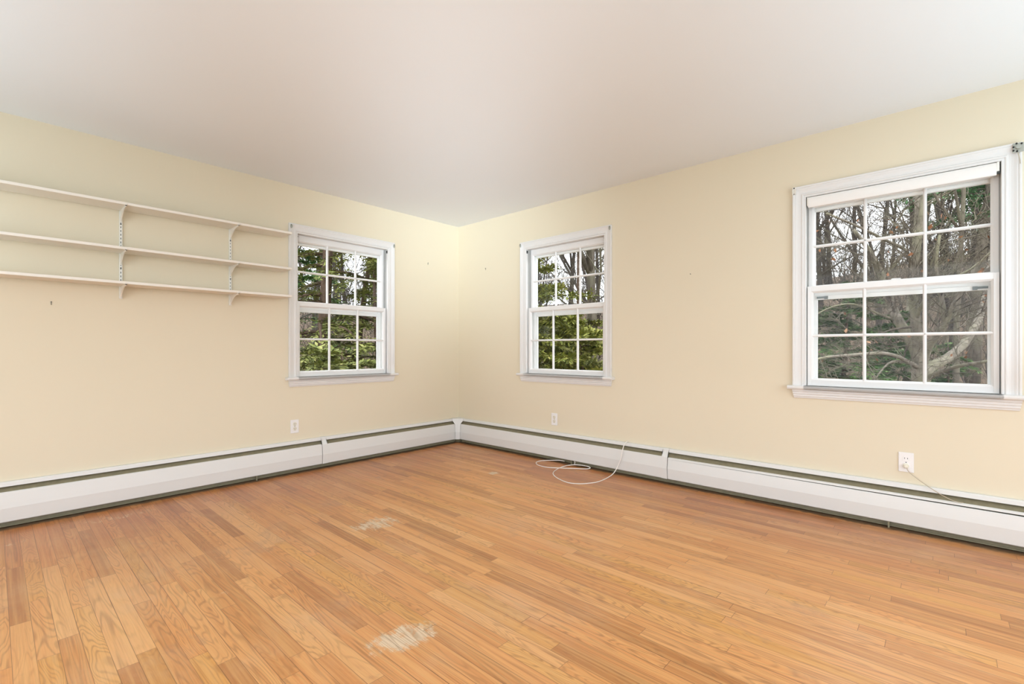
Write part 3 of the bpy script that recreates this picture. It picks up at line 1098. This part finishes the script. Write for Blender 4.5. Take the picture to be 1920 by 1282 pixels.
# ---- the spreading pale tree in front of window 3
def hero_tree():
    rn = random.Random(5)
    D = 8.6
    base = at(1726, 655, D)
    base.z = ground_z(base.x, base.y) - 0.05
    o = empty('bare_tree', base)
    wood, twig, tips = MBF(), MBF(), []

    def P(px, py, dd=0.0):
        return at(px, py, D + dd) - base

    limbs = [
        ([(1728, 1000, 0), (1727, 800, 0), (1725, 700, 0), (1721, 668, 0), (1704, 632, .1), (1686, 603, .2), (1670, 570, .35), (1655, 520, .5), (1630, 470, .6), (1600, 430, .7)],
         [.17, .145, .125, .095, .088, .083, .078, .062, .045, .03]),
        ([(1725, 700, 0), (1720, 645, -.1), (1717, 600, -.25), (1712, 545, -.3), (1718, 480, -.45), (1728, 400, -.6), (1736, 300, -.8)],
         [.10, .085, .075, .065, .055, .042, .03]),
        ([(1730, 720, 0), (1742, 690, .1), (1775, 672, .3), (1802, 650, .45), (1822, 622, .55), (1838, 590, .7), (1848, 550, .8), (1858, 480, 1.0), (1880, 400, 1.2)],
         [.11, .096, .085, .076, .068, .058, .046, .034, .02]),
        ([(1728, 690, 0), (1740, 652, -.2), (1762, 622, -.45), (1772, 606, -.55), (1786, 575, -.7), (1802, 545, -.8), (1830, 500, -1.0)],
         [.075, .062, .054, .050, .042, .034, .022]),
        ([(1772, 606, -.55), (1768, 575, -.6), (1764, 552, -.6), (1755, 500, -.7), (1762, 440, -.8)], [.045, .038, .032, .025, .016]),
        ([(1724, 690, 0), (1700, 677, -.3), (1682, 668, -.6), (1656, 662, -.9), (1629, 663, -1.2), (1590, 666, -1.5), (1552, 669, -1.8), (1520, 676, -2.0)],
         [.045, .036, .032, .029, .026, .022, .018, .012]),
        ([(1735, 712, 0), (1760, 698, -.3), (1790, 688, -.6), (1820, 682, -.9), (1850, 677, -1.1), (1890, 665, -1.4)], [.05, .04, .034, .028, .022, .014]),
        ([(1700, 677, -.3), (1672, 678, -.5), (1655, 692, -.6), (1640, 712, -.7), (1625, 735, -.8)], [.022, .018, .014, .011, .008]),
        ([(1686, 603, .2), (1640, 585, .3), (1600, 570, .2), (1560, 575, .1), (1530, 590, .0)], [.026, .02, .016, .012, .008]),
        ([(1655, 520, .5), (1690, 480, .4), (1700, 470, .3), (1660, 450, .2), (1610, 425, .1), (1550, 400, .0)], [.04, .034, .03, .026, .022, .016]),
        ([(1717, 600, -.25), (1735, 560, -.6), (1768, 530, -.9), (1820, 505, -1.2), (1860, 470, -1.5)], [.034, .028, .022, .017, .012]),
    ]
    for pts, rad in limbs:
        pp = spline([P(*q) for q in pts], 3)
        rr = []
        for i in range(len(rad) - 1):
            for k in range(3):
                rr.append(rad[i] + (rad[i + 1] - rad[i]) * k / 3)
        rr.append(rad[-1])
        wood.tube(pp, rr, 9, cap=True)
        thick = rad[0] > 0.06
        limb_kids(twig, rn, pp, rr, 15 if thick else 13, 0.5, 1.7, 2, [6, 4], 0.12, 0.28 if thick else 0.12, 0.30, 0.0036, tips)
    wood.build('trunk', M['pale_bark'], o, smooth=True)
    twig.build('twigs', M['bark'], o)
    lf = MBF()
    leaves_at(lf, rn, [t for t in tips if rn.random() < 0.035], 0.075)
    lf.build('leaves', M['dead_leaf'], o)
    return tag(o, 'bare many-limbed tree with pale spreading limbs close outside the shaded window', 'tree')


hero_tree()


# ---- bare woodland trees: four patterns, copied
def bare_tree(seed, h, r, mat, lean=0.0, fork=0.45, nlimb=16, kids=(5, 4), wob=0.10):
    rn = random.Random(seed)
    o = empty('bare_tree')
    wood, twig = MBF(), MBF()
    n = 9
    pts, rad = [], []
    a = rn.uniform(0, 6.28)
    cur = Vector((0, 0, -0.3))
    dr = Vector((lean * math.cos(a), lean * math.sin(a), 1)).normalized()
    for i in range(n + 1):
        pts.append(cur.copy())
        rad.append(r * (1.25 if i == 0 else 1 - 0.78 * i / n))
        dr = (dr + rvec(rn) * wob + Vector((0, 0, 0.06))).normalized()
        cur = cur + dr * (h / n)
    wood.tube(pts, rad, 8)
    if fork:
        i = int(n * fork)
        q = pts[i]
        for s in range(2):
            d = Vector((rn.uniform(-1, 1), rn.uniform(-1, 1), 1.7)).normalized()
            p2, r2, c2 = [q.copy()], [rad[i] * 0.75], q.copy()
            for k in range(6):
                d = (d + rvec(rn) * 0.14 + Vector((0, 0, 0.1))).normalized()
                c2 = c2 + d * (h * (1 - fork) / 6.5)
                p2.append(c2.copy())
                r2.append(rad[i] * 0.75 * (1 - 0.8 * (k + 1) / 6))
            wood.tube(p2, r2, 7)
            limb_kids(twig, rn, p2, r2, nlimb // 2, h * 0.10, h * 0.24, 2, kids, 0.2, 0.1, 0.5, 0.007)
    limb_kids(twig, rn, pts, rad, nlimb, h * 0.10, h * 0.26, 2, kids, 0.2, 0.14, 0.42, 0.007)
    wood.build('trunk', mat, o, smooth=True)
    twig.build('twigs', mat, o)
    return o


def place(o, px, depth, rz=0.0, s=1.0):
    p = at(px, CY, depth)
    o.location = (p.x, p.y, ground_z(p.x, p.y))
    o.rotation_euler = (0, 0, rz)
    o.scale = (s, s, s)
    return o


# near named bare trees
t = bare_tree(11, 11.0, 0.115, M['bark'], 0.0, 0.42, 12, wob=0.02)
place(t, 1116, 9.6, 0.4)
tag(t, 'thick grey trunk filling the upper far pane of the middle window', 'tree')
t = bare_tree(19, 10.0, 0.05, M['bark'], 0.04, 0.45, 12, wob=0.03)
place(t, 1100, 11.5, 2.0)
tag(t, 'slim leaning grey tree beside the thick trunk outside the middle window', 'tree')
t = bare_tree(23, 11.0, 0.05, M['brown_bark'], 0.0, 0.5, 14, wob=0.03)
place(t, 1078, 14.0, 1.0)
tag(t, 'brown bare tree rising behind the evergreens outside the middle window', 'tree')
t = bare_tree(31, 12.0, 0.10, M['pale_bark'], 0.0, 0.5, 12, wob=0.03)
place(t, 1699, 12.5, 0.3)
tag(t, 'straight pale trunk standing behind the many-limbed tree', 'tree')
t = bare_tree(37, 11.0, 0.07, M['bark'], 0.03, 0.5, 12, wob=0.05)
place(t, 1792, 11.5, 4.0)
tag(t, 'slender mossy tree behind the right limbs of the many-limbed tree', 'tree')

protos = [bare_tree(101, 13.0, 0.125, M['far_bark'], 0.03, 0.35, 22, (6, 4)), bare_tree(102, 11.0, 0.085, M['far_bark'], 0.06, 0.0, 22, (6, 4)),
          bare_tree(103, 14.0, 0.15, M['far_bark'], 0.02, 0.5, 24, (6, 4)), bare_tree(104, 7.0, 0.06, M['far_bark'], 0.10, 0.25, 24, (6, 5))]
rn = random.Random(77)
spots = []
for lo, hi, n in ((1500, 1960, 40), (985, 1160, 12), (525, 745, 16), (280, 525, 9), (745, 985, 8), (1160, 1500, 10)):
    for i in range(n):
        d = 16 + 32 * ((i + rn.random()) / n) ** 1.2
        spots.append((rn.uniform(lo, hi), d))
used = [False] * 4
for i, (px, d) in enumerate(spots):
    k = i % 4
    o = protos[k] if not used[k] else copy_tree(protos[k])
    used[k] = True
    place(o, px, d, rn.uniform(0, 6.28), rn.uniform(0.8, 1.15))
    tag(o, 'bare grey-brown tree in the woods well beyond the near trees', 'tree', 'bare trees in the woods behind the house')


# ---- evergreens
def blade_spray(mb, rn, p, d, length, flat, size, n):
    """a flat spray: small blades either side of a twig"""
    d = d.normalized()
    side = d.cross(Vector((0, 0, 1)))
    if side.length < 0.05:
        side = Vector((1, 0, 0))
    side.normalize()
    upv = side.cross(d)
    for i in range(n):
        t = (i + 0.3) / n
        s = 1 if i % 2 else -1
        q = p + d * (length * t) + Vector((0, 0, -0.12 * length * t * t))
        e = (d * rn.uniform(0.45, 1.0) + side * s * rn.uniform(0.5, 1.0) + upv * rn.uniform(-flat, flat)).normalized()
        w = (e.cross(upv) + rvec(rn) * 0.35).normalized()
        k = size * rn.uniform(0.6, 1.25) * (1.1 - 0.5 * t)
        b = k * rn.uniform(0.14, 0.24)
        mb.add([q, q + e * k * 0.55 + w * b, q + e * k, q + e * k * 0.5 - w * b], [(0, 1, 2, 3)])


def evergreen(name, seed, h, r, spread, leaf, bark, branches, droop, size, low=0.05, lean=0.0, density=7, flat=0.35, cone=1.0, a0=0.0):
    rn = random.Random(seed)
    o = empty(name)
    wood, fol = MBF(), MBF()
    pts, rad = [], []
    cur = Vector((0, 0, -0.2))
    dr = Vector((lean * math.cos(a0), lean * math.sin(a0), 1)).normalized()
    n = 8
    for i in range(n + 1):
        pts.append(cur.copy())
        rad.append(r * (1 - 0.85 * i / n))
        dr = (dr + rvec(rn) * 0.05).normalized()
        cur = cur + dr * (h / n)
    wood.tube(pts, rad, 8)
    for b in range(branches):
        t = low + (1 - low) * (b + rn.random()) / branches
        i = min(int(t * n), n - 1)
        q = pts[i].lerp(pts[i + 1], t * n - i)
        a = rn.uniform(0, 6.28)
        L = spread * ((1 - t) ** 0.8 * cone + (1 - cone) * 0.8 + 0.10) * rn.uniform(0.65, 1.15)
        d = Vector((math.cos(a), math.sin(a), 0.30 - droop * 0.2)).normalized()
        bp, br = [q.copy()], [max(0.008, rad[i] * 0.35)]
        c = q.copy()
        m = 6
        for k in range(m):
            d = (d + Vector((0, 0, -droop * 0.14)) + rvec(rn) * 0.12).normalized()
            c = c + d * (L / m)
            bp.append(c.copy())
            br.append(br[0] * (1 - 0.85 * (k + 1) / m))
        wood.tube(bp, br, 4, cap=False)
        for k in range(1, m + 1):
            ax = (bp[k] - bp[k - 1]).normalized()
            for s in range(density):
                q2 = bp[k - 1].lerp(bp[k], rn.random())
                sd = ax.cross(Vector((0, 0, 1))).normalized() * (1 if s % 2 else -1)
                dd = (ax * rn.uniform(0.4, 1.1) + sd * rn.uniform(0.2, 1.0) + Vector((0, 0, rn.uniform(-0.45, 0.3)))).normalized()
                blade_spray(fol, rn, q2, dd, L * rn.uniform(0.14, 0.30), flat, size, 9)
    wood.build('trunk', bark, o, smooth=True)
    fol.build('foliage', leaf, o)
    return o


e = evergreen('evergreen_shrub', 201, 4.5, 0.06, 1.45, M['cedar'], M['brown_bark'], 78, 0.2, 0.11, 0.06, cone=0.75, density=8, flat=0.8)
place(e, 1020, 8.4, 0.0)
tag(e, 'tall yellow-green evergreen shrub in the near panes of the middle window', 'evergreen')
e2 = evergreen('evergreen_shrub', 202, 2.5, 0.05, 1.15, M['cedar'], M['brown_bark'], 46, 0.2, 0.11, 0.04, cone=0.6, density=8, flat=0.8)
place(e2, 1104, 7.6, 1.0)
tag(e2, 'low bright green evergreen shrub below the thick trunk outside the middle window', 'evergreen')
e3 = evergreen('evergreen_shrub', 203, 2.7, 0.05, 1.3, M['cedar'], M['brown_bark'], 46, 0.3, 0.12, 0.04, cone=0.6, density=8, flat=0.8)
place(e3, 1066, 9.6, 2.0)
tag(e3, 'olive evergreen shrub between the tall and low shrubs outside the middle window', 'evergreen')

e = evergreen('hemlock_tree', 211, 9.0, 0.15, 1.9, M['hemlock'], M['brown_bark'], 60, 0.9, 0.12, 0.10, lean=0.06, density=5, flat=0.35, cone=0.5, a0=2.3)
place(e, 607, 8.8, 0.0)
tag(e, 'drooping evergreen with a dark thick trunk outside the shelf window', 'evergreen')
e = evergreen('hemlock_tree', 212, 6.5, 0.09, 1.7, M['hemlock'], M['brown_bark'], 52, 0.7, 0.12, 0.05, density=5, flat=0.35, cone=0.6)
place(e, 668, 9.8, 0.5)
tag(e, 'drooping evergreen with a hidden slim trunk in the middle of the shelf window', 'evergreen')
e = evergreen('hemlock_tree', 213, 4.6, 0.07, 1.5, M['hemlock'], M['brown_bark'], 44, 0.6, 0.12, 0.04, density=6, flat=0.4, cone=0.7)
place(e, 716, 9.0, 0.5)
tag(e, 'small green evergreen at the corner side of the shelf window', 'evergreen')
e = evergreen('hemlock_tree', 214, 2.0, 0.05, 1.5, M['hemlock'], M['brown_bark'], 36, 0.5, 0.12, 0.03, density=6, flat=0.5, cone=0.5)
place(e, 640, 7.0, 0.5)
tag(e, 'low spreading evergreen along the bottom of the shelf window', 'evergreen')
e = evergreen('hemlock_tree', 215, 5.0, 0.08, 1.9, M['spruce'], M['brown_bark'], 44, 0.6, 0.14, 0.04, density=6, flat=0.4, cone=0.7)
place(e, 560, 13.0, 0.5)
tag(e, 'dark green evergreen far back at the shelf side of the shelf window', 'evergreen')

e = evergreen('spruce_tree', 221, 3.5, 0.07, 2.0, M['spruce'], M['brown_bark'], 60, 0.5, 0.13, 0.04, density=7, flat=0.35, cone=0.9)
place(e, 1575, 10.6, 0.0)
tag(e, 'dark green spruce behind the thin left limb of the many-limbed tree', 'evergreen')
e = evergreen('spruce_tree', 222, 3.0, 0.07, 1.5, M['spruce'], M['brown_bark'], 50, 0.5, 0.13, 0.04, density=7, flat=0.35, cone=0.9)
place(e, 1660, 12.4, 0.7)
tag(e, 'smaller green spruce just behind the main trunk of the many-limbed tree', 'evergreen')
e = evergreen('spruce_tree', 223, 2.1, 0.05, 1.0, M['spruce'], M['brown_bark'], 36, 0.5, 0.12, 0.04, density=6, flat=0.35, cone=0.9)
place(e, 1775, 13.0, 0.7)
tag(e, 'low green spruce under the dark right limb of the many-limbed tree', 'evergreen')
e = evergreen('pine_tree', 231, 12.0, 0.20, 2.6, M['pine'], M['bark'], 54, 0.3, 0.20, 0.42, density=6, flat=0.9, cone=0.6)
place(e, 1822, 15.0, 0.0)
tag(e, 'tall blue-green pine in the top pane nearest the photo edge', 'evergreen')


# ---- thicket of bare stems and dry leaves under the trees: nobody could count it
def thicket():
    rn = random.Random(9)
    mb = MBF()
    for lo, hi, n in ((1490, 1960, 640), (985, 1165, 170), (525, 745, 240), (200, 525, 150), (745, 985, 120), (1165, 1490, 150)):
        for _ in range(n):
            d = rn.uniform(13.5, 50)
            p = at(rn.uniform(lo, hi), CY, d)
            p.z = ground_z(p.x, p.y)
            bough(mb, rn, p, Vector((rn.uniform(-.5, .5), rn.uniform(-.5, .5), 1)), rn.uniform(1.0, 3.6), rn.uniform(0.010, 0.022), 1, [6], 0.25, 0.25, 0.006)
    return tag(mb.build('undergrowth', M['far_bark']), 'tangle of bare stems under the far trees', 'undergrowth', kind='stuff')


thicket()
